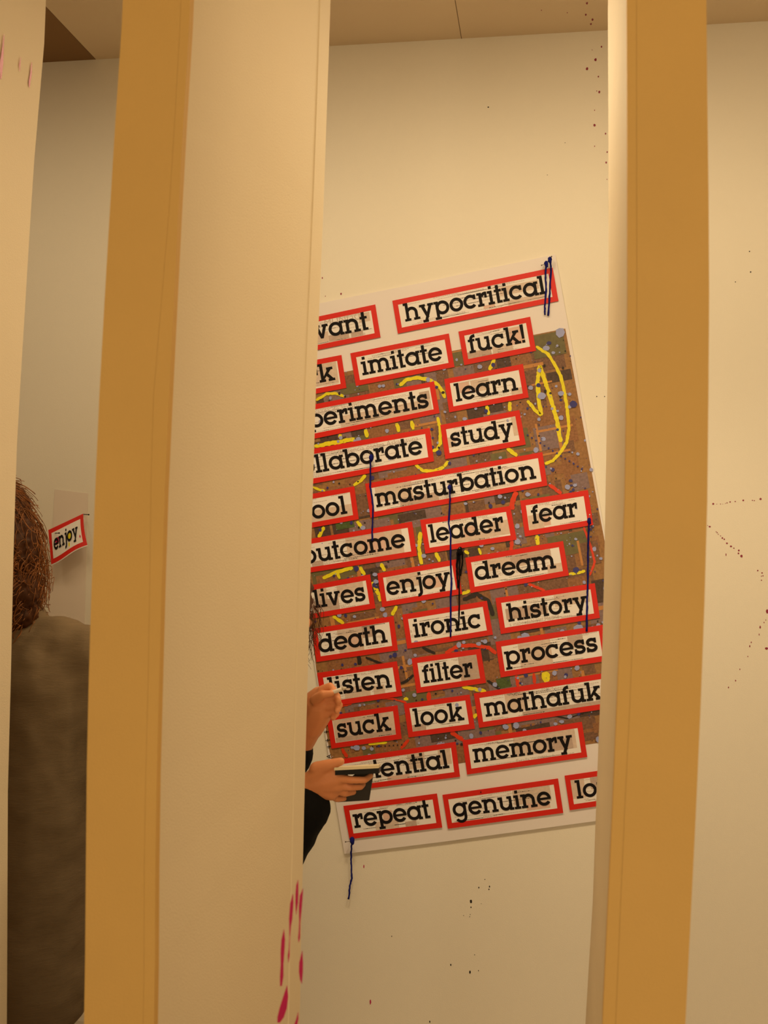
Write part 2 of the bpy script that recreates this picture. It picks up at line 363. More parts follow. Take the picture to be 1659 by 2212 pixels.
def G(ch):
    A = 1.34; D = -.33
    if ch == 'a': return ring(.5) + rc(.80, 0, 1.0, 1.0) + rc(.98, 0, 1.1, T) + rc(.98, 1 - T, 1.1, 1), 1.12
    if ch == 'o': return ring(.5), 1.03
    if ch == 'b': return rc(.12, 0, .12 + S, A) + rc(0, A - T, .14, A) + ring(.62), 1.15
    if ch == 'd': return ring(.5) + rc(1.01 - S, 0, 1.01, A) + rc(.66, A - T, .82, A) + rc(1.0, 0, 1.13, T), 1.15
    if ch == 'p': return rc(.12, D, .12 + S, 1) + rc(0, 1 - T, .14, 1) + rc(0, D, .46, D + T) + ring(.62), 1.15
    if ch == 'g': return ring(.5) + rc(.80, -.05, 1.01, 1) + rc(1.0, 1 - T, 1.14, 1) + arc(.56, -.02, .45, .45 - T - .03, -155, 0), 1.16
    if ch == 'c': return arc(.5, .5, O, O - S, 42, 318, 26) + rc(.74, .62, .92, .97), 1.0
    if ch == 'e': return arc(.5, .5, O, O - S, 0, 325, 30) + rc(.2, .42, 1.0, .58), 1.03
    if ch == 'h': return stem(.13, 0, A) + arch(.34, 1.02) + rc(.68, 0, 1.15, T), 1.17
    if ch == 'n': return stem(.13, 0, 1) + arch(.34, 1.02) + rc(.68, 0, 1.15, T), 1.17
    if ch == 'm': return stem(.13, 0, 1) + arch(.34, .93) + rc(.62, 0, 1.05, T) + arch(.93, 1.52) + rc(1.22, 0, 1.65, T), 1.67
    if ch == 'i': return stem(.13, 0, 1) + rc(.13, 1.13, .13 + S, 1.34), .5
    if ch == 'l': return stem(.13, 0, A), .5
    if ch == 'j': return rc(.22, -.1, .22 + S, 1) + rc(.08, 1 - T, .24, 1) + arc(.09, -.08, .345, .13, -100, 0) + rc(.22, 1.13, .22 + S, 1.34), .47
    if ch == 'k': return stem(.13, 0, A) + [[(.32, .36), (.66, .84), (.94, .84), (.32, .12)]] + [[(.46, .50), (.66, .62), (1.06, .12), (.80, .12)]] + rc(.6, 1 - T, 1.06, 1) + rc(.66, 0, 1.14, T), 1.15
    if ch == 'r': return stem(.13, 0, 1) + arc(.62, .62, .40, .40 - S, 75, 165) + rc(.56, .58, .74, 1.0), .77
    if ch == 's':
        top = [(.41 + .27 * cos(radians(a)), .70 + .20 * sin(radians(a))) for a in range(25, 271, 15)]
        bot = [(.41 + .29 * cos(radians(a)), .30 + .20 * sin(radians(a))) for a in range(85, -161, -15)]
        return stroke(top + bot, S) + rc(.60, .64, .76, .99) + rc(.03, .01, .19, .37), .84
    if ch == 't': return rc(.13, 0, .13 + S, A - .02) + rc(0, 1 - T, .52, 1) + rc(.13, 0, .52, T), .55
    if ch == 'f': return rc(.13, 0, .13 + S, 1.0) + rc(0, 1 - T, .5, 1) + rc(0, 0, .47, T) + arc(.47, .99, .34, .34 - S, 80, 180) + rc(.44, 1.1, .56, 1.34), .56
    if ch == 'u': return rc(.12, .4, .12 + S, 1) + rc(0, 1 - T, .14, 1) + arc(.55, .43, .44, .44 - S, 180, 360) + rc(.80, 0, 1.01, 1) + rc(.66, 1 - T, .82, 1) + rc(1, 0, 1.13, T), 1.15
    if ch == 'v': return [[(.10, .9), (.35, .9), (.62, .0), (.42, .0)]] + [[(.42, 0), (.62, 0), (.94, .9), (.70, .9)]] + rc(0, 1 - T, .45, 1) + rc(.60, 1 - T, 1.04, 1), 1.05
    if ch == 'y': return [[(.10, .9), (.35, .9), (.66, .02), (.44, .0)]] + [[(.27, D + .1), (.50, D + .1), (.96, .9), (.72, .9)]] + rc(0, 1 - T, .45, 1) + rc(.62, 1 - T, 1.06, 1) + rc(.14, D, .56, D + T), 1.07
    if ch == 'w': return [[(.10, .9), (.33, .9), (.55, 0), (.36, 0)], [(.36, 0), (.55, 0), (.78, .9), (.6, .9)], [(.6, .9), (.8, .9), (1.02, 0), (.84, 0)], [(.84, 0), (1.02, 0), (1.3, .9), (1.08, .9)]] + rc(0, 1 - T, .42, 1) + rc(.98, 1 - T, 1.4, 1), 1.42
    if ch == 'x': return [[(.10, .9), (.38, .9), (.94, .1), (.66, .1)], [(.10, .1), (.36, .1), (.92, .9), (.66, .9)]] + rc(0, 1 - T, .45, 1) + rc(.6, 1 - T, 1.03, 1) + rc(0, 0, .45, T) + rc(.6, 0, 1.03, T), 1.05
    if ch == '!': return [[(.08, .30), (.26, .30), (.30, A), (.04, A)]] + rc(.06, 0, .28, .2), .34
    return [], .4
def word_geo(word):
    x = 0; out = []
    for i, ch in enumerate(word):
        polys, adv = G(ch)
        out += [[(x + a, b) for a, b in p] for p in polys]; x += adv + .015
    x1 = max(p[0] for q in out for p in q)
    return out, x1
def font_polys(text, size):
    cu = bpy.data.curves.new('t', 'FONT'); cu.body = text; cu.size = size; cu.resolution_u = 2
    o = bpy.data.objects.new('t', cu); sc.collection.objects.link(o)
    bpy.context.view_layer.update()
    me = bpy.data.meshes.new_from_object(o.evaluated_get(bpy.context.evaluated_depsgraph_get()))
    polys = [[(me.vertices[i].co.x, me.vertices[i].co.y) for i in p.vertices] for p in me.polygons]
    bpy.data.objects.remove(o); bpy.data.curves.remove(cu); bpy.data.meshes.remove(me)
    return polys

# ------------------------------------------------------------------ the poster
poster = empty('poster', P(950, 1844, WALL_Y - .001))
tag(poster, 'tall white poster of red-framed words over a paint-splashed collage, hung askew on the wall', 'poster')
TLp, TRp, BRp, BLp = (548, 684), (1199.5, 549.5), (1408, 1757), (744, 1844.6)
g = Geo()
# paper with a slightly wavy outline, corners given clockwise
outl = [(548, 684), (690.6, 655), (900, 613), (1199.5, 549.5), (1223, 680), (1252, 840), (1277, 985), (1299, 1110), (1330, 1290), (1408, 1757), (1283.8, 1774), (960, 1818), (744, 1844.6), (726.5, 1741), (706, 1610), (679, 1434), (610, 1030)]
g.slab([P(x, y, WALL_Y - .007) for x, y in reversed(outl)], .0045)
put(g.out('paper_sheet', PAPER), poster)
YC = WALL_Y - .0078
COLQ = [(615, 829), (743.4, 803.6), (975.8, 758.4), (1221, 709.8), (1241.6, 820), (1288, 1073), (1310, 1190), (1380, 1592), (1291.2, 1604.7), (990.6, 1649), (730, 1687), (712, 1623), (683, 1444)]
g = Geo(); g.face([P(x, y, YC) for x, y in reversed(COLQ)])
put(g.out('collage_print', COLL), poster)
def inside(x, y, poly):
    c = False
    for i in range(len(poly)):
        x1, y1 = poly[i]; x2, y2 = poly[i - 1]
        if (y1 > y) != (y2 > y) and x < (x2 - x1) * (y - y1) / (y2 - y1) + x1: c = not c
    return c
def clip_ok(pts): return all(inside(x, y, COLQ) for x, y in pts)
# newspaper blocks and bands of the collage, aligned to the poster's tilt
ax, ay = Vector((.981, -.19)), Vector((.19, .981))
BC = [mat('collage_tan', (196, 136, 78), .5, .18, 90), mat('collage_dark', (82, 64, 56), .5, .65, 130), mat('collage_olive', (112, 104, 70), .5, .35, 60),
      mat('collage_rust', (148, 102, 68), .5, .6, 150), mat('collage_mauve', (136, 112, 112), .5, .5, 120), mat('collage_umber', (124, 90, 70), .5, .7, 170), mat('collage_green', (80, 96, 52), .5, .6, 140)]
blocks = [Geo() for _ in BC]
def blk(k, x, y, w_, h_, Y):
    c = Vector((x, y)); q = [c - ax * w_ / 2 - ay * h_ / 2, c + ax * w_ / 2 - ay * h_ / 2, c + ax * w_ / 2 + ay * h_ / 2, c - ax * w_ / 2 + ay * h_ / 2]
    if clip_ok(q): blocks[k].face([P(a, b, Y) for a, b in reversed([tuple(v) for v in q])])
rb = random.Random(3)
n = 0
for j in range(22):
    for i in range(16):
        c = Vector((640, 840)) + ax * (i * 46 + rb.uniform(-14, 14)) + ay * (j * 40 + rb.uniform(-8, 8)) + Vector((-6 * 0, 0))
        k = rb.choice((1, 2, 3, 4, 4, 5, 5, 3, 5, 4, 3)); n += 1
        blk(k, c.x, c.y, rb.uniform(26, 84), rb.uniform(18, 60), YC - .0001 - n * 2.4e-6)
for _ in range(90):
    n += 1; x, y = rb.uniform(640, 1340), rb.uniform(740, 1660); k = rb.choice((0, 0, 3, 0, 1))
    if rb.random() < .5: blk(k, x, y, rb.uniform(5, 10), rb.uniform(20, 60), YC - .0001 - n * 2.4e-6)
    else: blk(k, x, y, rb.uniform(30, 90), rb.uniform(4, 9), YC - .0001 - n * 2.4e-6)
for k, x, y, w_, h_ in ((2, 1185, 745, 70, 50), (2, 1230, 1175, 90, 46), (1, 1225, 1030, 120, 34), (4, 1185, 945, 60, 52), (0, 1163, 945, 5, 60), (0, 1200, 925, 76, 5), (0, 1208, 945, 7, 58), (2, 765, 838, 60, 22), (2, 990, 775, 24, 30), (2, 905, 1330, 40, 26), (1, 735, 1445, 110, 18), (1, 890, 1115, 60, 18), (6, 745, 1133, 40, 18), (6, 1088, 1475, 30, 22), (3, 1120, 880, 40, 30), (4, 1160, 1020, 60, 20), (1, 1192, 1390, 90, 10), (1, 960, 1590, 60, 18), (3, 1255, 1275, 50, 60), (5, 1275, 1195, 40, 50), (0, 1253, 1195, 5, 55)):
    n += 1; blk(k, x, y, w_, h_, YC - .0001 - n * 2.4e-6)
for k, b in enumerate(blocks):
    o = put(b.out('collage_block', BC[k]), poster); tag(o, kind='stuff')
# painted strokes
def pstroke(pts, w_, m, Y, wob=.22):
    g = Geo(); P2 = []
    for a, b in zip(pts, pts[1:]):
        a, b = Vector(a), Vector(b); k = max(1, int((b - a).length / 4))
        P2 += [a + (b - a) * i / k for i in range(k)]
    P2.append(Vector(pts[-1])); L = []; R = []
    for i, p in enumerate(P2):
        d = (P2[min(i + 1, len(P2) - 1)] - P2[max(i - 1, 0)]).normalized(); nn = Vector((-d.y, d.x))
        e = .6 if i in (0, len(P2) - 1) else 1
        L.append(p + nn * w_ / 2 * e * (1 + rng.uniform(-wob, wob))); R.append(p - nn * w_ / 2 * e * (1 + rng.uniform(-wob, wob)))
    v = [P(p.x, p.y, Y) for p in L] + [P(p.x, p.y, Y) for p in R]; n_ = len(P2)
    return put(mesh_obj('paint_stroke', v, [(i, n_ + i, n_ + i + 1, i + 1) for i in range(n_ - 1)], m), poster)
YS = WALL_Y - .0096
yell = [([(1158, 748), (1184, 765), (1198, 787), (1211, 812), (1218, 840), (1225, 883), (1229, 925), (1224, 955), (1209, 980), (1194, 995), (1177, 1002)], 7),
        ([(1165.7, 789), (1161, 825), (1163.6, 862), (1168.9, 898)], 9), ([(1139, 865), (1155, 885), (1168.9, 898)], 7), ([(1165.7, 789), (1176, 820), (1192, 868), (1204.7, 915), (1211, 955)], 9),
        ([(1068.6, 776), (1057, 799.5)], 8), ([(1050.7, 877), (1056, 896)], 8), ([(1101, 868), (1101, 888)], 8), ([(1095, 968), (1117, 985)], 8),
        ([(863, 833), (878, 820.5), (899.5, 816), (924.8, 819.5), (943.8, 829), (956.5, 846), (961, 860)], 7.5), ([(945, 901), (951, 925), (951, 958), (943.8, 970.8), (934, 974)], 7),
        ([(857, 914), (861.5, 933)], 8), ([(889, 909), (893, 928)], 8), ([(789.8, 927), (793, 945)], 8), ([(735, 938), (735, 948)], 8), ([(679, 964), (735, 954), (766, 948)], 9), ([(683, 865), (705, 851), (725, 849), (745, 857)], 6),
        ([(897, 1004), (914, 1017), (939, 1017), (958, 1009), (969, 996)], 7), ([(789.8, 1026), (779, 1038), (764, 1049)], 7), ([(700, 1138), (688, 1161)], 8), ([(771, 1126), (785, 1143)], 8), ([(676, 1052), (690, 1058), (702, 1060)], 5),
        ([(908, 1149), (905, 1183), (911, 1219)], 8), ([(941, 1193), (950, 1213)], 8), ([(697, 1249), (728, 1236), (762, 1226)], 8.5), ([(777, 1225), (788, 1242)], 8), ([(823, 1217), (831, 1234)], 8), ([(728, 1236), (734, 1250)], 6),
        ([(804, 1257), (819, 1286), (822, 1299)], 8), ([(857, 1309), (847, 1329)], 8), ([(719, 1331), (743, 1347)], 7), ([(1159, 1156), (1162, 1177)], 9), ([(1229, 1240), (1246, 1238), (1264, 1233)], 6), ([(1034, 1184), (1039, 1198)], 6), ([(998, 1283), (1016, 1276)], 7), ([(1003, 1190), (1013, 1196)], 7),
        ([(1176, 1452), (1182, 1473)], 17), ([(998, 1483), (1050, 1494)], 8), ([(1023, 1551), (1030, 1542)], 8), ([(796, 1608), (836, 1604)], 5), ([(872, 1510), (882, 1510)], 8)]
redd = [([(1185, 1046), (1213, 1066)], 8), ([(1115, 1062), (1107, 1085), (1106, 1101)], 11), ([(1261, 1139), (1276, 1180), (1285, 1214), (1274, 1243)], 5), ([(1141, 1261), (1177, 1276)], 6),
        ([(962, 1411), (991, 1395), (1023, 1394), (1055, 1399), (1072, 1412)], 8), ([(1115, 1459), (1119, 1483)], 8), ([(1153, 1454), (1155, 1477)], 7), ([(927, 1495), (926, 1513)], 9), ([(738, 1617), (750, 1636)], 7), ([(883, 1598), (866, 1617)], 7),
        ([(974, 1581), (1002, 1600)], 9), ([(823, 1508), (851, 1510), (878, 1518)], 4), ([(720, 1528), (760, 1518)], 9), ([(1106, 1165), (1104, 1190)], 8)]
for pts, w_ in yell: pstroke(pts, w_, YEL, YS)
for pts, w_ in redd: pstroke(pts, w_, REDP, YS - .0001)
for pts, w_ in (([(1000, 1296), (1030, 1283), (1055, 1298), (1065, 1330)], 9), ([(866, 1476), (880, 1470), (893, 1458)], 6), ([(1052, 1470), (1080, 1488)], 6), ([(790, 1420), (830, 1436), (845, 1450)], 5), ([(775, 1416), (777, 1436)], 9), ([(1190, 1545), (1225, 1552), (1262, 1540)], 3), ([(912, 1398), (940, 1412)], 6)):
    pstroke(pts, w_, BLACKP, YS + .0001)
# dotted dark line
def dots(lst, m, Y, name):
    g = Geo()
    for k_, (x, y, r) in enumerate(lst):
        if inside(x, y, COLQ): speck(g, P(x, y, Y - k_ * 1.2e-6), r * PXM, EXW, EZW, rng.uniform(.7, 1.2), 7)
    tag(put(g.out(name, m), poster), kind='stuff')
def rp(n_, lo, hi): return [(rb.uniform(660, 1310), rb.uniform(730, 1665), lo + (hi - lo) * rb.random() ** 3) for _ in range(n_)]
dots(rp(900, .8, 6) + [(1212, 850, 7), (1170, 855, 9), (1036, 792, 6), (925, 820, 5), (875, 1040, 4), (991, 1393, 6), (1048, 1386, 5), (1118, 1170, 6), (1242, 1048, 5), (1226, 1052, 6), (1140, 1068, 6), (1092, 1570, 7), (1115, 1567, 7), (1018, 1590, 5), (810, 1241, 6), (812, 1256, 6), (826, 1316, 6), (832, 1328, 5), (1210, 718, 10), (1135, 1375, 9), (1250, 1360, 12), (1040, 1178, 5), (1064, 1185, 5), (1180, 752, 7), (1195, 762, 4), (770, 1615, 8), (885, 1430, 6), (784, 1140, 6)], LAV, YS - .0002, 'lavender_splat')
dots(rp(700, .8, 4.6) + [(1238, 873, 8), (1186, 741, 5), (1163, 832, 5), (804, 1032, 5), (948, 978, 6), (808, 1264, 5), (853, 1415, 5), (844, 1418, 4), (1136, 1459, 4.5), (770, 1228, 6), (1244, 1231, 7)] + [(1140 + i * 9, 940 + i * 5.6, 2.2) for i in range(14)], BLUEP, YS - .0003, 'blue_splat')
dots(rp(380, .6, 3) + [(805 + i * 9, 1613 - i * .6, 1.7) for i in range(8)] + [(733, 850, 3), (745, 856, 3), (957, 848, 3.5), (1176, 790, 3), (1178, 845, 3.5), (1216, 795, 3)], BLACKP, YS - .0004, 'black_splat')
# printed marks on the left margin
g = Geo()
for x, y in ((698, 1541), (702, 1550), (704, 1568), (705, 1581), (708, 1599), (711, 1613)):
    a = Vector((x, y)); pts = [a + Vector(q) for q in ((-5, 0), (5, -1.6), (5, -.2), (-5, 1.4))]
    g.face([P(p.x, p.y, YS) for p in reversed(pts)])
    g.face([P(a.x + q[0], a.y + q[1], YS) for q in ((-1, 3), (.6, 3), (.2, -3), (-1.4, -3))])
for poly in font_polys('IKA', 15):
    pts = [(718 - b * .95 + a * .0, 1652 - a * .95 ) for a, b in poly]
    g.face([P(x - (1652 - y) * .16, y, YS) for x, y in pts])
put(g.out('margin_print', INK), poster)

# word cards pasted on the poster
UPX = 29.8
cards = [
 ('relevant', (596, 703), (810.5, 657.6), (821.9, 728.3), (607, 772), None, (796.5, 711.5), -.195),
 ('hypocritical', (847.4, 649.6), (1193.8, 578), (1206.4, 650.1), (859.4, 720.7), (875.9, 695), (1180, 633.9), 0),
 ('work', (600, 793), (737.5, 766.7), (748.2, 838), (612, 864), None, (724.8, 820.5), -.19),
 ('imitate', (756.7, 763.1), (969.5, 720.3), (981.8, 792.7), (768.7, 833.8), (783.5, 811), (957.5, 777), 0),
 ('fuck!', (990.2, 716.2), (1145.2, 684.1), (1157.9, 757.7), (1002.8, 788.9), (1015, 763.5), (1135.7, 739.4), 0),
 ('experiments', (590, 890.5), (937.5, 823.7), (949.7, 892.3), (602, 963.4), None, (927.5, 879.5), -.18),
 ('learn', (959.4, 819), (1129.5, 786.1), (1142.1, 858.6), (970.4, 890.8), (985.3, 868.1), (1119.7, 842.2), 0),
 ('collaborate', (596, 984), (928, 924.4), (937.5, 996.5), (608, 1057.5), None, (914.9, 980), -.181),
 ('study', (951, 918.2), (1121.9, 885.7), (1135.7, 960.3), (962, 992), (974.8, 965.6), (1111, 942), 0),
 ('cool', (612, 1078), (765.1, 1050.3), (775, 1121.6), (624, 1149), None, (750.8, 1109), -.175),
 ('masturbation', (788.7, 1045), (1171.6, 976.5), (1182.6, 1048.9), (800.3, 1118.5), (813.4, 1095.9), (1158.9, 1033), 0),
 ('outcome', (640, 1169), (890, 1126.8), (901, 1200.6), (652, 1239.5), None, (877.8, 1181), -.175),
 ('leader', (907.5, 1123.2), (1102, 1092.7), (1116.1, 1165.8), (918.9, 1196), (930.1, 1172.7), (1089.7, 1145.4), 0),
 ('fear', (1123.5, 1081.6), (1270.1, 1058.4), (1281.7, 1133.8), (1134, 1159.1), (1150.4, 1132), (1249.5, 1115.2), 0),
 ('lives', (651, 1268), (799.3, 1240.7), (810.9, 1314), (662, 1338.5), (680, 1314), (790.8, 1297), 0),
 ('enjoy', (815, 1238.6), (986, 1207.9), (998.6, 1283), (825.7, 1311.6), (837.3, 1287), (975.4, 1264.5), 0),
 ('dream', (1005, 1204.9), (1216.3, 1168.6), (1229, 1243), (1016.5, 1281), (1028, 1254.5), (1201.6, 1226.6), 0),
 ('death', (673.8, 1358.5), (849.9, 1330.5), (859.6, 1404.9), (683.5, 1430.2), (690, 1411), (837.7, 1386.9), 0),
 ('ironic', (868.9, 1327.8), (1051.8, 1297.7), (1064.9, 1371), (879.9, 1401.6), (895.4, 1377.6), (1040, 1355), 0),
 ('history', (1070.1, 1292), (1284.9, 1259.7), (1295.9, 1334.8), (1081.9, 1369.6), (1098.7, 1343.4), (1271.2, 1316.5), 0),
 ('listen', (685, 1453.8), (857.3, 1428.5), (868.9, 1503.4), (697, 1529), (712, 1503), (847.2, 1484.4), 0),
 ('filter', (889, 1422.2), (1038, 1401), (1050, 1475), (900, 1497.5), (915.4, 1476.2), (1023.3, 1460.8), 0),
 ('process', (1070.3, 1386.5), (1303, 1349.5), (1314.5, 1427), (1081.7, 1463.3), (1092.5, 1437.5), (1292.3, 1406), 0),
 ('suck', (705, 1547), (858.6, 1523.5), (867.8, 1596), (716, 1617.2), (730, 1593.9), (845.7, 1577.2), 0),
 ('look', (872, 1520.3), (1014.4, 1500.3), (1026, 1574), (882.6, 1593), (896, 1570.7), (1003.7, 1555), 0),
 ('mathafuka', (1023.3, 1498.1), (1350, 1447), (1362, 1523), (1034.9, 1572.4), (1049.7, 1548.8), None, -.155),
 ('potential', (719, 1642.5), (983.9, 1602.5), (993.8, 1677.9), (731, 1712), None, (971.2, 1658.4), -.14),
 ('memory', (999, 1599.4), (1257, 1559.3), (1268.6, 1635.3), (1009, 1673.2), (1024, 1647.8), (1239, 1617), 0),
 ('repeat', (741.7, 1741.2), (943.8, 1714.2), (955.4, 1787.6), (755, 1812.9), (766.3, 1788.9), (930.5, 1766.5), 0),
 ('genuine', (955.6, 1717.2), (1205.4, 1681.7), (1216.8, 1756), (967.4, 1790.4), (980.5, 1765.5), (1192.5, 1738), 0),
 ('love', (1219.5, 1675.8), (1352, 1656.5), (1363, 1731), (1230.7, 1750.3), (1246.5, 1725.6), None, -.135),
]
photos = {   # faded pictures inside a card: (s0, s1, t0, t1, tone) in card fractions, t measured from the bottom
 'relevant': [(.5, .7, .16, .36, 1), (.82, .93, .55, .82, 0), (.72, .84, .16, .3, 1), (.2, .5, .2, .5, 0)], 'hypocritical': [(.66, .9, .48, .74, 0), (.7, .94, .16, .3, 0), (.55, .62, .2, .3, 2)],
 'work': [(.3, .9, .2, .84, 0)], 'fuck!': [(.07, .4, .14, .34, 1), (.42, .7, .14, .36, 0), (.68, .88, .3, .8, 2)], 'experiments': [(.4, .96, .16, .5, 0), (.9, .96, .5, .75, 1)],
 'learn': [(.17, .3, .5, .8, 2), (.32, .55, .45, .8, 0), (.8, .94, .16, .34, 0)], 'study': [(.06, .16, .3, .6, 0), (.88, .95, .3, .84, 0)], 'cool': [(.3, .93, .14, .5, 0)],
 'masturbation': [(.05, .26, .4, .84, 0), (.18, .4, .14, .4, 1), (.52, .55, .74, .84, 0)], 'outcome': [(.42, .9, .15, .84, 0), (.55, .75, .3, .84, 2), (.1, .2, .14, .3, 1)], 'leader': [(.3, .72, .14, .4, 0), (.72, .95, .2, .62, 0), (.45, .6, .3, .6, 2)],
 'fear': [(.08, .3, .14, .55, 0), (.3, .4, .2, .5, 2)], 'lives': [(.2, .35, .5, .84, 0), (.5, .88, .5, .84, 0), (.1, .5, .14, .5, 1)], 'enjoy': [(.1, .5, .45, .84, 0), (.55, .8, .3, .6, 2)], 'dream': [(.2, .6, .5, .84, 0), (.45, .86, .55, .84, 1), (.8, .95, .14, .4, 0)],
 'death': [(.3, .6, .14, .84, 0), (.6, .75, .5, .84, 1), (.42, .56, .2, .6, 2)], 'history': [(.08, .5, .35, .66, 1), (.58, .93, .5, .84, 0)], 'listen': [(.3, .62, .14, .45, 0), (.66, .8, .14, .4, 0)], 'filter': [(.66, .94, .14, .84, 1)],
 'process': [(.2, .5, .14, .84, 0), (.66, .8, .5, .84, 1)], 'suck': [(.08, .94, .3, .84, 0), (.08, .94, .16, .3, 1), (.2, .35, .5, .8, 2)], 'look': [(.08, .28, .14, .34, 1)], 'mathafuka': [(.2, .34, .3, .84, 0), (.3, .95, .14, .26, 1)],
 'potential': [(.6, .74, .4, .84, 0), (.85, .95, .4, .84, 0), (.42, .6, .14, .28, 2)], 'memory': [(.42, .93, .3, .84, 0), (.7, .9, .3, .6, 1)], 'repeat': [(.3, .55, .16, .4, 0), (.62, .74, .15, .3, 1), (.4, .5, .4, .7, 2)], 'genuine': [(.6, .92, .4, .84, 0), (.7, .9, .2, .4, 2)], 'love': [(.08, .3, .3, .84, 0), (.4, .7, .5, .84, 1)],
}
smalls = {'history': [('s inabordable, el Madrid', .1, .17, .5)], 'memory': [('Estalla un coche bomba en', .42, .12, .48)], 'lives': [('Doce muertos', .62, .13, .3)], 'enjoy': [('accidentes de', .1, .14, .34)],
          'relevant': [('EL MUNDO', .35, .66, .5), ('anula las', .72, .30, .14), ('listas de', .72, .17, .14)], 'experiments': [('campaña de acoso', .2, .68, .32)], 'collaborate': [('Sentencia contra Askatasuna', .4, .70, .52)],
          'masturbation': [('Audiencia Nacional', .22, .74, .16), ('20 000 empleados en', .62, .70, .18)], 'leader': [], 'dream': [('Los viajeros de Ryanair', .12, .34, .6)], 'ironic': [('a la', .06, .45, .08), ('dan', .06, .3, .08)], 'death': [('llegan', .75, .45, .12), ('mejor a', .74, .26, .16)]}
def lerp2(q, s, t):
    TL, TR, BR, BL = q
    a = TL.lerp(TR, s); b = BL.lerp(BR, s); return b.lerp(a, t)
YK = WALL_Y - .0112
for ci, (word, tl, tr, br, bl, tL, tR, sl) in enumerate(cards):
    q = [P(*c, YK) for c in (tl, tr, br, bl)]
    Lx = math.hypot(tr[0] - tl[0], tr[1] - tl[1]); bx, by = 11 / Lx, .152
    g = Geo(); off = Vector((0, .0015, 0))
    o_ = [(0, 0), (1, 0), (1, 1), (0, 1)]; i_ = [(bx, by), (1 - bx, by), (1 - bx, 1 - by), (bx, 1 - by)]
    for k in range(4):
        m_ = (k + 1) % 4
        g.face([lerp2(q, *o_[k]), lerp2(q, *o_[m_]), lerp2(q, *i_[m_]), lerp2(q, *i_[k])])
        g.face([lerp2(q, *o_[m_]), lerp2(q, *o_[k]), lerp2(q, *o_[k]) + off, lerp2(q, *o_[m_]) + off])
    card = put(g.out('word_card', RED), poster)
    tag(card, 'red-framed card reading "%s"' % word)
    card_root_inv = card
    def sub(o): o.parent = card; return o
    g = Geo(); g.face([lerp2(q, *c) + Vector((0, .0004, 0)) for c in i_]); sub(g.out('newsprint', NEWS))
    for tone in (0, 1, 2):
        g = Geo()
        for pi_, (s0, s1, t0, t1, tn) in enumerate(photos.get(word, [])):
            if tn == tone:
                g.face([lerp2(q, *c) + Vector((0, .0003 - pi_ * 2e-5, 0)) for c in ((s0, t0), (s1, t0), (s1, t1), (s0, t1))])
        if g.f: tag(sub(g.out('faded_picture', (GREYPR, GREYPR2, PINKPR)[tone])), kind='stuff')
    g = Geo(); rc_ = random.Random(ci)
    Yo = Vector((0, .0001, 0))
    for _ in range(int(Lx / 9)):       # fine lines of newspaper text
        s0 = rc_.uniform(bx * 1.4, .7); s1 = min(1 - bx * 1.4, s0 + rc_.uniform(.06, .3)); t0 = rc_.choice((.17, .2, .24, .76, .79, .72, .82, .3, .45, .55, .65))
        x = s0
        while x < s1:
            x2 = min(s1, x + rc_.uniform(1.5, 5) / Lx); g.face([lerp2(q, *c) + Yo for c in ((x, t0), (x2, t0), (x2, t0 + .017), (x, t0 + .017))]); x = x2 + 1.1 / Lx
    for txt, s, t, wd in smalls.get(word, []):
        pl = font_polys(txt, 1.0); mw = max(a for p_ in pl for a, b in p_); k = wd / mw * Lx; Ly = 73
        for p_ in pl: g.face([lerp2(q, min(.99, s + a * k / Lx), t + b * k / Ly) + Yo * .5 for a, b in p_])
    tag(sub(g.out('small_print', TINY)), kind='stuff')
    polys, W = word_geo(word)
    if tL is None: tL = (tR[0] - W * UPX * cos(math.atan(sl)), tR[1] - W * UPX * sin(math.atan(sl)))
    if tR is None: tR = (tL[0] + W * UPX * cos(math.atan(sl)), tL[1] + W * UPX * sin(math.atan(sl)))
    A_, B_ = P(*tL, YK - .0003), P(*tR, YK - .0003)
    ex = (B_ - A_) / W; c_ = ((tL[0] + tR[0]) / 2, (tL[1] + tR[1]) / 2)
    ky = (P(c_[0], c_[1] - 10, YK) - P(c_[0], c_[1], YK)).length / 10 * UPX
    ey = (P(bl[0] , bl[1], YK) - P(tl[0], tl[1], YK)) * -1; ey.y = 0; ey = ey.normalized() * ky
    g = Geo()
    for k_, p_ in enumerate(polys): g.face([A_ + ex * a + ey * b - Vector((0, k_ * 4e-6, 0)) for a, b in p_])
    sub(g.out('lettering', INK))
    print('CARD', word, 'unit px %.1f' % (math.hypot(tR[0] - tL[0], tR[1] - tL[1]) / W))

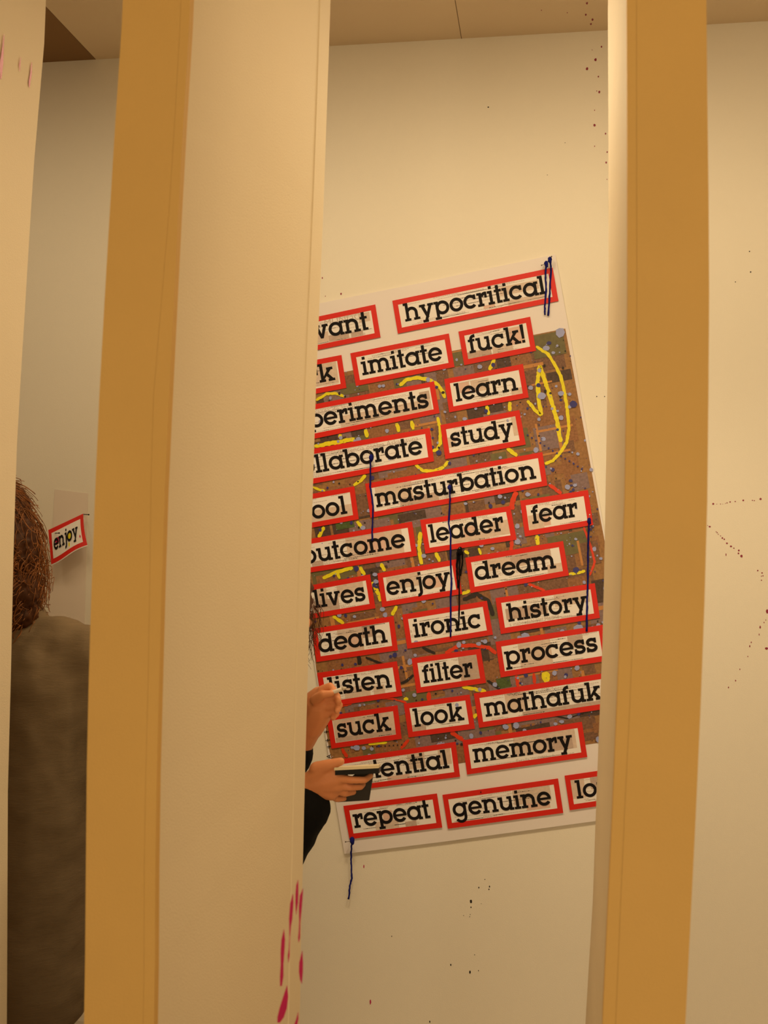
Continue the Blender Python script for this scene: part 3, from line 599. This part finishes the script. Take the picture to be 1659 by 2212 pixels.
# ------------------------------------------------------------------ pins and hanging yarn
def pin(px, py, dx, dy, label, Lp=.026, tie=None, m=STEEL, headr=.0024):
    a = P(px - dx, py - dy, WALL_Y - .008); b = P(px, py, WALL_Y - .008 - Lp)
    root = empty('pin', a); tag(root, label, 'pin')
    g = Geo(); g.tube([a, b], .0009, 6); put(g.out('shank', m), root)
    g = Geo(); g.ball(b, headr, nu=8, nv=6); put(g.out('pin_head', m, smooth=True), root)
    return root
def yarn(strands, knot, label, m, name='hanging_yarn', kr=.008, off=.02, wid=.0031):
    root = empty(name, P(knot[0], knot[1], WALL_Y - .012 - off)); tag(root, label, 'yarn')
    for st in strands:
        pts = []
        for a, b in zip(st, st[1:]):
            for i in range(6):
                t = i / 6; pts.append((a[0] + (b[0] - a[0]) * t, a[1] + (b[1] - a[1]) * t))
        pts.append(st[-1])
        P3 = [P(x + rng.uniform(-.5, .5), y, WALL_Y - .013 - off * max(0, 1 - i / 8)) for i, (x, y) in enumerate(pts)]
        g = Geo(); g.tube(P3, [wid * rng.uniform(.8, 1.15) for _ in P3], 6); put(g.out('strand', m, smooth=True), root)
    g = Geo(); c = P(knot[0], knot[1], WALL_Y - .013 - off)
    g.ball(c, kr, .8, .8, 1.15, 10, 8, .35); g.ball(c + Vector((.002, 0, -.006)), kr * .65, .8, .8, 1.2, 8, 6, .35)
    put(g.out('knot', m, smooth=True), root)
    return root
yarn([[(1179.4, 571), (1178.5, 600), (1179.5, 630), (1177, 660), (1177.3, 680)]], (1180, 570), 'short blue yarn at the poster\'s top right, left strand of the pair', YARN)
yarn([[(1187.8, 561), (1190.5, 578), (1189, 603), (1187, 640), (1184.3, 682)]], (1187.5, 561), 'short blue yarn at the poster\'s top right, right strand of the pair', YARN)
pin(1170, 573, -8, 3, 'steel pin holding the left short yarn at the top right corner')
pin(1191.5, 554, 3, -7, 'steel pin in the very top right corner of the poster')
yarn([[(801, 990), (800.3, 1009), (799.7, 1051), (806.2, 1093), (804, 1140), (804, 1168)]], (801.4, 988), 'long blue yarn hanging from the letter o of the collaborate card', YARN, kr=.009)
pin(797, 974, -4, -10, 'pin holding the blue yarn on the collaborate card', .02)
yarn([[(971, 1055), (972.3, 1078), (969, 1130), (973.3, 1155), (973.3, 1225), (975.4, 1255), (973.3, 1289), (973.3, 1376)]], (970.8, 1053), 'longest blue yarn, crossing the leader, enjoy and ironic cards', YARN)
pin(971.5, 1046, 1, -6, 'pin holding the longest blue yarn above the leader card', .02)
yarn([[(991, 1190), (987, 1225), (989.5, 1270)], [(993, 1190), (992, 1240), (992, 1300), (991.6, 1351)], [(999, 1192), (999, 1215), (994.8, 1244)], [(988, 1193), (986.5, 1225), (987.5, 1250)]], (993.5, 1190), 'tangle of black yarn hanging between the enjoy and dream cards', YARNB, wid=.0026, kr=.011)
pin(992.7, 1184.5, 0, -4, 'pin holding the black yarn tangle', .034)
yarn([[(1272.5, 1127), (1270.5, 1180), (1270, 1226), (1269, 1280), (1268, 1311), (1267, 1364)]], (1272.5, 1125), 'blue yarn hanging from the fear card over the history card', YARN)
pin(1273.7, 1112, 1, -10, 'white-headed pin at the right end of the fear card', .02, m=mat('white_plastic', (230, 220, 210), .4))
yarn([[(760, 1815), (758.5, 1842), (758.8, 1870), (759.8, 1897), (756, 1914), (752.9, 1942)]], (760.5, 1816), 'blue yarn dangling below the poster\'s bottom left corner', YARN, kr=.010)
pin(746.5, 1818.5, -10, 1, 'steel pin at the poster\'s bottom left corner')
pin(1038.6, 1712, 0, 4, 'dark pin in the top edge of the genuine card', .012, m=YARNB, headr=.0018)

# ------------------------------------------------------------------ small "enjoy" sign on the left
sheet = empty('paper_sheet', P(150, 1345, WALL_Y - .001)); tag(sheet, 'blank pale paper sheet on the wall behind the small enjoy sign', 'paper')
PAPD = mat('greyish_paper', (238, 224, 212), .6)
g = Geo(); g.slab([P(x, y, WALL_Y - .002) for x, y in ((100, 1400), (181, 1400), (190, 1066), (118, 1057))], .0015); put(g.out('sheet', PAPD), sheet)
sign = empty('paper_sign', P(150, 1217, WALL_Y - .03)); tag(sign, 'small curling red-bordered paper sign reading enjoy, pinned at the far left', 'sign')
SQ = [P(104.5, 1145, WALL_Y - .05), P(180, 1109.5, WALL_Y - .02), P(189, 1177, WALL_Y - .045), P(111, 1219, WALL_Y - .06)]
def sq(s, t, d=0):
    p = lerp2(SQ, s, t); p = p + Vector((0, -.012 * sin(pi * s) * (1 - t) - d, -.0035 * sin(2 * pi * s) * (1 - t))); p.x += .004 * sin(pi * t) * -s
    return p
def grid(s0, s1, t0, t1, d, ns=10, nt=6):
    g = Geo()
    for i in range(ns):
        for j in range(nt):
            a, b = s0 + (s1 - s0) * i / ns, s0 + (s1 - s0) * (i + 1) / ns; c, e = t0 + (t1 - t0) * j / nt, t0 + (t1 - t0) * (j + 1) / nt
            g.face([sq(a, c, d), sq(b, c, d), sq(b, e, d), sq(a, e, d)])
    return g
put(grid(0, 1, -.03, 1, 0).out('backing_paper', PAPER), sign)
put(grid(0, 1, .0, 1, .0006).out('red_border', RED), sign)
put(grid(.085, .915, .13, .87, .0012).out('white_panel', NEWS), sign)
polys, W = word_geo('enjoy')
g = Geo()
for k_, p_ in enumerate(polys): g.face([sq(.14 + a / W * .70, .34 + b * .33, .0034 + k_ * 8e-6) for a, b in p_])
put(g.out('lettering', INK), sign)
g = Geo(); g.face([sq(.24 + .06 * cos(a), .57 + .11 * sin(a), .0016) for a in [i * pi / 6 for i in range(12)]]); put(g.out('magenta_spot', MAG), sign)
g = Geo(); g.face([sq(.60 + .045 * cos(a), .5 + .13 * sin(a), .0016) for a in [i * pi / 6 for i in range(12)]]); g.face([sq(.57 + .02 * cos(a), .26 + .07 * sin(a), .0016) for a in [i * pi / 6 for i in range(12)]]); put(g.out('yellow_spot', YEL), sign)
g = Geo(); g.face([sq(.87 + .02 * cos(a), .33 + .06 * sin(a), .0019) for a in [i * pi / 2 for i in range(4)]]); put(g.out('magenta_mark', MAG), sign)
def nail(a, b, label):
    root = empty('nail', a); tag(root, label, 'nail')
    g = Geo(); g.tube([a, b], .0013, 6); put(g.out('shank', YARNB), root)
    g = Geo(); g.tube([b, b + (b - a).normalized() * .0015], .0026, 8); put(g.out('nail_head', YARNB), root)
nail(P(180, 1111, WALL_Y), P(191.5, 1111.8, WALL_Y - .075), 'black nail at the top right corner of the small enjoy sign')
nail(P(119, 1151.5, WALL_Y - .05), P(127.5, 1151.5, WALL_Y - .10), 'black nail above the first letter of the small enjoy sign')

# ------------------------------------------------------------------ people
def apply_mods(o):
    bpy.context.view_layer.update()
    me = bpy.data.meshes.new_from_object(o.evaluated_get(bpy.context.evaluated_depsgraph_get()))
    old = o.data; o.modifiers.clear(); o.data = me; bpy.data.meshes.remove(old)
    for p in me.polygons: p.use_smooth = True
def blend(name, caps, balls, m, parent, vox=.005, smooth=6, disp=None):
    """one continuous surface from tapered limbs (a, b, ra, rb) and oriented ellipsoids (c, radii, matrix)"""
    bm = bmesh.new()
    for a, b, ra, rb_ in caps:
        a, b = Vector(a), Vector(b); vs = []
        for c, r in ((a, ra), (b, rb_)):
            for i in range(1, 6):
                for k in range(10):
                    th, ph = pi * i / 6, 2 * pi * k / 10; vs.append(bm.verts.new(c + Vector((sin(th) * cos(ph), sin(th) * sin(ph), cos(th))) * r))
            vs.append(bm.verts.new(c + Vector((0, 0, r)))); vs.append(bm.verts.new(c - Vector((0, 0, r))))
        r_ = bmesh.ops.convex_hull(bm, input=vs)
        junk = [v for v in set(r_['geom_interior'] + r_['geom_unused']) if isinstance(v, bmesh.types.BMVert)]
        bmesh.ops.delete(bm, geom=junk, context='VERTS')
    for c, rad, M in balls:
        mt = Matrix.Translation(Vector(c)) @ (M.to_4x4() if M else Matrix.Identity(4)) @ Matrix.Diagonal((*rad, 1))
        bmesh.ops.create_icosphere(bm, subdivisions=3, radius=1, matrix=mt)
    me = bpy.data.meshes.new(name); bm.to_mesh(me); bm.free()
    o = bpy.data.objects.new(name, me); sc.collection.objects.link(o)
    r_ = o.modifiers.new('r', 'REMESH'); r_.mode = 'VOXEL'; r_.voxel_size = vox
    s_ = o.modifiers.new('s', 'SMOOTH'); s_.iterations = smooth; s_.factor = .5
    if disp:
        tx = bpy.data.textures.new(name, 'CLOUDS'); tx.noise_scale = disp[1]
        d_ = o.modifiers.new('d', 'DISPLACE'); d_.texture = tx; d_.strength = disp[0]; d_.texture_coords = 'GLOBAL'
    apply_mods(o); o.data.materials.clear(); o.data.materials.append(m)
    return put(o, parent)
def frame(fwd, up):
    fwd = Vector(fwd).normalized(); up = (Vector(up) - fwd * Vector(up).dot(fwd)).normalized(); rt = fwd.cross(up)
    return Matrix((fwd, rt, up)).transposed()      # columns: forward, right, up
def head_shapes(c, M, k=1.0):
    c = Vector(c); at = lambda f, r, u: c + M @ Vector((f, r, u)) * k
    S_ = lambda x, y, z: (x * k, y * k, z * k)
    balls = [(at(-.012, 0, .03), S_(.094, .074, .088), M), (at(.025, 0, -.03), S_(.068, .060, .082), M), (at(.055, 0, -.085), S_(.034, .036, .028), M),
             (at(0, .074, -.015), S_(.02, .009, .032), M), (at(0, -.074, -.015), S_(.02, .009, .032), M), (at(.086, .0, .035), S_(.012, .05, .012), M),
             (at(.078, .033, -.03), S_(.014, .018, .016), M), (at(.078, -.033, -.03), S_(.014, .018, .016), M), (at(.093, 0, -.058), S_(.010, .022, .006), M), (at(.090, 0, -.071), S_(.010, .019, .007), M)]
    caps = [(at(.090, 0, .015), at(.112, 0, -.026), .007 * k, .012 * k), (at(.102, .010, -.032), at(.102, -.010, -.032), .008 * k, .008 * k)]
    eyes = [at(.082, .031, .002), at(.082, -.031, .002)]
    return balls, caps, eyes
WHITE = mat('eye_white', (225, 215, 205), .3); IRIS = mat('brown_iris', (60, 38, 22), .2); LIP = mat('lips', (180, 96, 84), .5)
def face_parts(c, M, eyes, parent, k=1.0):
    for e in eyes:
        g = Geo(); g.ball(e, .0125 * k, nu=12, nv=8); ob = put(g.out('eye', WHITE, smooth=True), parent)
        g = Geo(); g.ball(e + M @ Vector((.008, 0, 0)) * k, .0062 * k, nu=10, nv=6); i_ = g.out('iris', IRIS, smooth=True); i_.parent = ob; i_.matrix_parent_inverse = ob.matrix_parent_inverse.copy() if False else Matrix.Identity(4)
    c = Vector(c)
def curls(name, starts, m, parent, L=(.1, .2), rad=.0022, turn=.009, sway=None, seg=14, seed=1):
    g = Geo(); r_ = random.Random(seed)
    for p, dirn in starts:
        Lc = r_.uniform(*L); a = Vector(dirn).normalized(); s1 = a.orthogonal().normalized(); s2 = a.cross(s1)
        ph = r_.uniform(0, 6.28); tr = r_.uniform(1.5, 4.0) * pi * 2 * Lc / .16; pts = []
        q = Vector(p); d = a.copy()
        for i in range(seg + 1):
            t = i / seg; d = (d + Vector((r_.uniform(-.12, .12), r_.uniform(-.12, .12), -.16))).normalized()
            q = q + d * Lc / seg
            pts.append(q + (s1 * cos(ph + tr * t) + s2 * sin(ph + tr * t)) * turn * min(1, t * 3))
        g.tube(pts, [rad * (1 - .6 * i / seg) for i in range(seg + 1)], 4)
    o = put(g.out(name, m, smooth=True), parent); tag(o, kind='stuff'); return o

# --- person seen from behind at the far left
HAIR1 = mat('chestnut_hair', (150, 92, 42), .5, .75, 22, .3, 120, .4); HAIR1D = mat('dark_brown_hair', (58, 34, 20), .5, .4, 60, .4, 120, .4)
JACK1 = mat('grey_brown_knit', (132, 114, 90), .9, .18, 25, .6, 90, .1, stretch=(1, 1, 14))
TROU = mat('dark_trousers', (46, 42, 44), .85, .1, 40); SHOE = mat('black_leather', (30, 28, 28), .4)
Y1 = 2.25
h1 = P(2, 1168, Y1); base1 = Vector((h1.x, Y1, 0))
man = empty('person', base1); tag(man, 'person with curly brown hair and grey-brown jacket, back turned, at the far left', 'person')
q1 = lambda dx, dy, z: Vector((h1.x + .045 + dx, Y1 + dy, z))
sh = P(60, 1338, Y1).z
M1 = frame((.25, 1, -.05), (0, 0, 1))
bl_, cp_, ey_ = head_shapes(h1 + Vector((0, 0, -.01)), M1)
skel = [(q1(0, 0, sh - .02), h1 + Vector((0, 0, -.04)), .058, .055), (q1(0, .0, sh - .13), q1(0, 0, .98), .10, .10), (q1(-.1, 0, sh - .10), q1(.1, 0, sh - .10), .06, .06), (q1(-.07, 0, .92), q1(.07, 0, .92), .11, .11)]
arms1 = []
for s in (-1, 1):
    a, b, c_ = q1(.19 * s, 0, sh - .07), q1(.235 * s, .02, sh - .36), q1(.20 * s, .14, sh - .58)
    skel += [(a, b, .05, .038), (b, c_, .038, .026), (c_, c_ + Vector((-.01 * s, .035, -.07)), .026, .03)]
    arms1 += [(a, b, .068, .056), (b, c_ + Vector((0, 0, .0)), .056, .042)]
    for k in range(4):
        f_ = c_ + Vector((-.01 * s, .035 + (k - 1.5) * .019, -.085)); e = .05 + (.012, .018, .014, 0)[k]
        skel += [(f_, f_ + Vector((-.006 * s, .006, -e * .55)), .0088, .008), (f_ + Vector((-.006 * s, .006, -e * .55)), f_ + Vector((-.022 * s, .008, -e)), .008, .0068)]
    th = c_ + Vector((-.02 * s, .05, -.03)); skel += [(th, th + Vector((-.02 * s, .035, -.03)), .011, .0095), (th + Vector((-.02 * s, .035, -.03)), th + Vector((-.026 * s, .04, -.055)), .0095, .008)]
    skel += [(q1(.095 * s, 0, .88), q1(.10 * s, .02, .49), .085, .052), (q1(.10 * s, .02, .49), q1(.10 * s, -.01, .09), .052, .036), (q1(.10 * s, -.01, .05), q1(.12 * s, .15, .03), .034, .026)]
blend('body', skel + cp_, bl_, SKIN, man, .0065, 4)
face_parts(h1, M1, ey_, man)
jk = arms1 + [(q1(-.13, 0, sh - .075), q1(.13, 0, sh - .075), .085, .085), (q1(-.03, 0, sh + .035), q1(0, 0, sh - .08), .078, .115), (q1(-.08, 0, sh - .15), q1(-.075, 0, .58), .125, .145), (q1(.08, 0, sh - .15), q1(.085, 0, .58), .135, .15)]
blend('jacket', jk, [], JACK1, man, .01, 6, (.016, .07))
blend('trousers', [(q1(.085 * s, 0, .9), q1(.10 * s, .02, .49), .108, .078) for s in (-1, 1)] + [(q1(.10 * s, .02, .49), q1(.10 * s, -.01, .08), .078, .062) for s in (-1, 1)] + [(q1(-.06, 0, .93), q1(.06, 0, .93), .12, .12)], [], TROU, man, .012, 4)
for s in (-1, 1):
    blend('shoe', [(q1(.10 * s, -.03, .05), q1(.125 * s, .17, .037), .048, .036)], [], SHOE, man, .008, 3)
# hair mass and curls
hc = h1 + Vector((-.006, -.015, .0))
hairM = frame((.25, 1, 0), (0, 0, 1))
pxr = lambda x, y: P(x, y, Y1 - .03)
hb = [(hc + Vector((-.02, 0, .055)), (.108, .100, .105), hairM), (hc + Vector((0, -.02, -.03)), (.108, .125, .13), hairM), (hc + Vector((.005, -.03, -.12)), (.112, .13, .095), hairM), (hc + Vector((.02, -.02, -.18)), (.095, .11, .06), hairM)]
blend('hair', [], hb, mat('dark_chestnut_hair', (74, 42, 20), .6, .6, 30, .4, 120, .2), man, .006, 4, (.016, .015))  # base mass in a darker chestnut beneath the curls
starts = []
r_ = random.Random(5)
for _ in range(3400):
    th, ph = r_.uniform(0.1, 2.9), r_.uniform(0, 6.28); d = Vector((sin(th) * cos(ph), sin(th) * sin(ph), cos(th)))
    if d.y > .55: continue
    starts.append((hc + Vector(((d.x - max(0, d.z) * .25 - .03) * .106 + max(0, -d.z) * .02, d.y * .118 - .015, d.z * .175 - .05)), d + Vector((0, 0, -.3))))
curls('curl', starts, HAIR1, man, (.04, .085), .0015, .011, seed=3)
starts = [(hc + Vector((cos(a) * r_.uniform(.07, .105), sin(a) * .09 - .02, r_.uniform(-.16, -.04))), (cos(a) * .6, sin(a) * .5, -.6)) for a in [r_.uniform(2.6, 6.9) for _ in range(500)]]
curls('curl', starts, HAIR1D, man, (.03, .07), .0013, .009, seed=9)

# --- person writing, mostly hidden behind the middle fin
BLACKJ = mat('black_jacket', (20, 21, 24), .85, .15, 40, .3, 150, .15)
HAIR2 = mat('dark_hair', (84, 50, 28), .5, .4, 60)
Y2 = 2.12
def Q(px, py, d=0): return P(px, py, Y2 + d)
hd = Q(578, 1322, .02)
base2 = Vector((Q(505, 1900).x, Y2, 0))
wo = empty('person', base2); tag(wo, 'person in black jacket writing, hidden behind the fin but for both hands', 'person')
M2 = frame((1, 0, -.75), (.5, 0, 1))
bl_, cp_, ey_ = head_shapes(hd, M2, .96)
def slim(lst, n): return lst[:n] + [(a, b, ra * .84, rb_ * .84) for a, b, ra, rb_ in lst[n:]]
shd = Q(490, 1490)
neck = [(shd + Vector((.01, 0, .03)), hd + Vector((-.04, 0, -.045)), .05, .05)]
hipz = .80; hx = Q(505, 1900).x
tor = [(Vector((hx, Y2, hipz + .05)), Vector((hx - .01, Y2, shd.z - .12)), .115, .105)]
skel = neck + tor
# lower (near) hand: palm and forearm with fingers round the notebook, thumb on the page
E1, W1 = Q(585, 1862, -.06), Q(668, 1694, -.08)
nh = [(Vector((shd.x, Y2 - .15, shd.z - .03)), E1, .05, .04), (E1, W1, .04, .026),
      (W1, Q(722, 1668, -.085), .026, .0135), (W1, Q(732, 1682, -.085), .026, .0150), (W1, Q(730, 1697, -.08), .026, .0150), (W1, Q(716, 1714, -.075), .026, .0150),
      (W1, Q(692, 1664, -.09), .024, .0165), (Q(684, 1662, -.09), Q(712, 1652, -.095), .0165, .012), (Q(712, 1652, -.095), Q(736, 1645, -.097), .0115, .0088),
      (Q(729, 1681, -.09), Q(760, 1685, -.095), .0115, .0100), (Q(760, 1685, -.095), Q(788, 1685, -.088), .0098, .0088), (Q(788, 1685, -.088), Q(801, 1676, -.07), .0086, .0075),
      (Q(730, 1696, -.082), Q(757, 1701, -.08), .0110, .0098), (Q(757, 1701, -.08), Q(779, 1700, -.066), .0094, .0084), (Q(779, 1700, -.066), Q(785, 1694, -.045), .008, .0072),
      (Q(724, 1706, -.075), Q(746, 1714, -.07), .0105, .0095), (Q(746, 1714, -.07), Q(764, 1711, -.05), .0092, .0078),
      (Q(712, 1716, -.07), Q(728, 1726, -.062), .0100, .0088), (Q(728, 1726, -.062), Q(744, 1725, -.045), .0085, .0072)]
# upper (far) hand: fingers closed round a pen
E2, W2 = Q(590, 1690, .06), Q(668, 1572, .03)
uh = [(Vector((shd.x + .02, Y2 + .15, shd.z - .03)), E2, .05, .04), (E2, W2, .042, .029), (W2, Q(690, 1530, .02), .031, .034), (Q(690, 1530, .02), Q(697, 1506, .01), .033, .024), (Q(678, 1520, .02), Q(690, 1502, .015), .028, .02),
      (Q(695, 1492, 0), Q(713, 1483, -.005), .0135, .0112), (Q(713, 1483, -.005), Q(724, 1494, -.012), .0108, .0088),
      (Q(703, 1510, 0), Q(728, 1504, -.006), .0125, .0105), (Q(728, 1504, -.006), Q(731, 1516, -.018), .0100, .0086),
      (Q(703, 1527, .0), Q(733, 1523, -.006), .0122, .0102), (Q(733, 1523, -.006), Q(728, 1536, -.02), .0098, .0084),
      (Q(702, 1543, .005), Q(727, 1541, 0), .0115, .0094), (Q(727, 1541, 0), Q(719, 1551, -.012), .009, .0078),
      (Q(680, 1512, -.012), Q(698, 1500, -.026), .014, .0115), (Q(698, 1500, -.026), Q(716, 1498, -.024), .0108, .0088)]
legs = []
for s, fx in ((-1, .16), (1, -.06)):
    kn = Vector((hx + fx * .75, Y2 + .07 * s, .42)); an = Vector((hx + fx * .95, Y2 + .07 * s, .08))
    legs.append((Vector((hx + .0, Y2 + .07 * s, hipz)), kn, an))
    skel += [(legs[-1][0], kn, .075, .05), (kn, an, .05, .034), (an + Vector((0, 0, -.045)), an + Vector((.14, 0, -.055)), .03, .024)]
blend('body', skel + slim(nh, 9) + slim(uh, 5) + cp_, bl_, SKIN, wo, .0031, 3)
face_parts(hd, M2, ey_, wo, .96)
jj = [(Vector((shd.x, Y2 - .13, shd.z - .04)), Vector((shd.x, Y2 + .13, shd.z - .04)), .075, .075), (shd + Vector((0, 0, -.02)), shd + Vector((0, 0, -.1)), .08, .11), (Vector((shd.x - .0, Y2, shd.z - .13)), Vector((hx - .01, Y2, hipz - .05)), .135, .14),
      (Vector((shd.x, Y2 - .155, shd.z - .04)), E1 + Vector((0, 0, 0)), .068, .062), (E1, Q(668, 1742, -.07), .064, .048), (Q(640, 1760, -.07), Q(664, 1715, -.075), .055, .037),
      (Vector((shd.x + .02, Y2 + .155, shd.z - .04)), E2, .066, .056), (E2, Q(645, 1622, .04), .056, .036)]
blend('jacket', jj, [], BLACKJ, wo, .007, 5, (.010, .05))
blend('trousers', [(l[0], l[1], .10, .078) for l in legs] + [(l[1], l[2], .078, .058) for l in legs] + [(Vector((hx, Y2 - .05, hipz + .03)), Vector((hx, Y2 + .05, hipz + .03)), .12, .12)], [], BLACKJ, wo, .011, 4)
for l in legs: blend('shoe', [(l[2] + Vector((-.02, 0, -.035)), l[2] + Vector((.15, 0, -.045)), .043, .033)], [], SHOE, wo, .008, 3)
hM = M2
at2 = lambda f, r, u: hd + M2 @ Vector((f, r, u))
blend('hair', [], [(at2(-.025, 0, .04), (.098, .084, .092), hM), (at2(-.06, 0, -.04), (.06, .078, .09), hM)], HAIR2, wo, .006, 3, (.02, .02))
st = []
for _ in range(520):
    u = r_.choice((-1, 1)) * r_.uniform(.6, 1); st.append((at2(r_.uniform(-.05, .07), u * .078, r_.uniform(.0, .08)), (r_.uniform(.1, .65), u * .25, -.6)))
curls('curl', st, HAIR2, wo, (.05, .11), .0008, .004, seed=11)

# notebook held open in the lower hand
nb = empty('notebook', Q(770, 1690, -.09)); tag(nb, 'dark-covered notebook with cream pages, held open below the writing hand', 'notebook')
g = Geo()
def leaf(pts, th, name, m, d0, d1):
    g = Geo(); fr = [Q(x, y, d0) for x, y in pts[:2]]; bk_ = [Q(x, y, d1) for x, y in pts[2:]]
    q4 = [fr[0], fr[1], bk_[0], bk_[1]]; n0 = Vector((0, 0, -th))
    v = q4 + [p + n0 for p in q4]; g.v = v; g.f = [(0, 1, 2, 3), (7, 6, 5, 4), (0, 4, 5, 1), (1, 5, 6, 2), (2, 6, 7, 3), (3, 7, 4, 0)]
    return put(g.out(name, m), nb)
CREAMP = mat('cream_pages', (238, 224, 190), .6); COVER = mat('charcoal_cover', (50, 46, 42), .6, .1, 60); COVERB = mat('black_cover', (16, 15, 16), .5)
leaf([(722, 1658), (818, 1653), (822, 1650), (728, 1655)], .006, 'pages', CREAMP, -.105, .02)
leaf([(724, 1664), (819, 1660), (823, 1656), (730, 1660)], .010, 'cover', COVERB, -.103, .022)
g = Geo(); a_ = [Q(732, 1700, -.045), Q(730, 1733, -.045), Q(797, 1729, -.035), Q(806, 1672, -.035), Q(770, 1670, -.045)]
g.slab(a_, .006); put(g.out('hanging_cover', COVER), nb)
# pen held in the upper hand
pen = empty('pen', Q(722, 1495, -.02)); tag(pen, 'slim white pen held in the upper hand of the person writing', 'pen')
a_, b_ = Q(690, 1506, -.017), Q(748, 1485, -.026); d_ = (b_ - a_)
g = Geo(); g.tube([a_, a_ + d_ * .86], .0042, 10); put(g.out('barrel', mat('white_plastic', (230, 220, 210), .4), smooth=True), pen)
g = Geo(); g.tube([a_ + d_ * .86, a_ + d_ * .93, b_], [.0044, .0034, .0012], 10); put(g.out('cap', mat('pale_grey_plastic', (214, 204, 190), .35), smooth=True), pen)
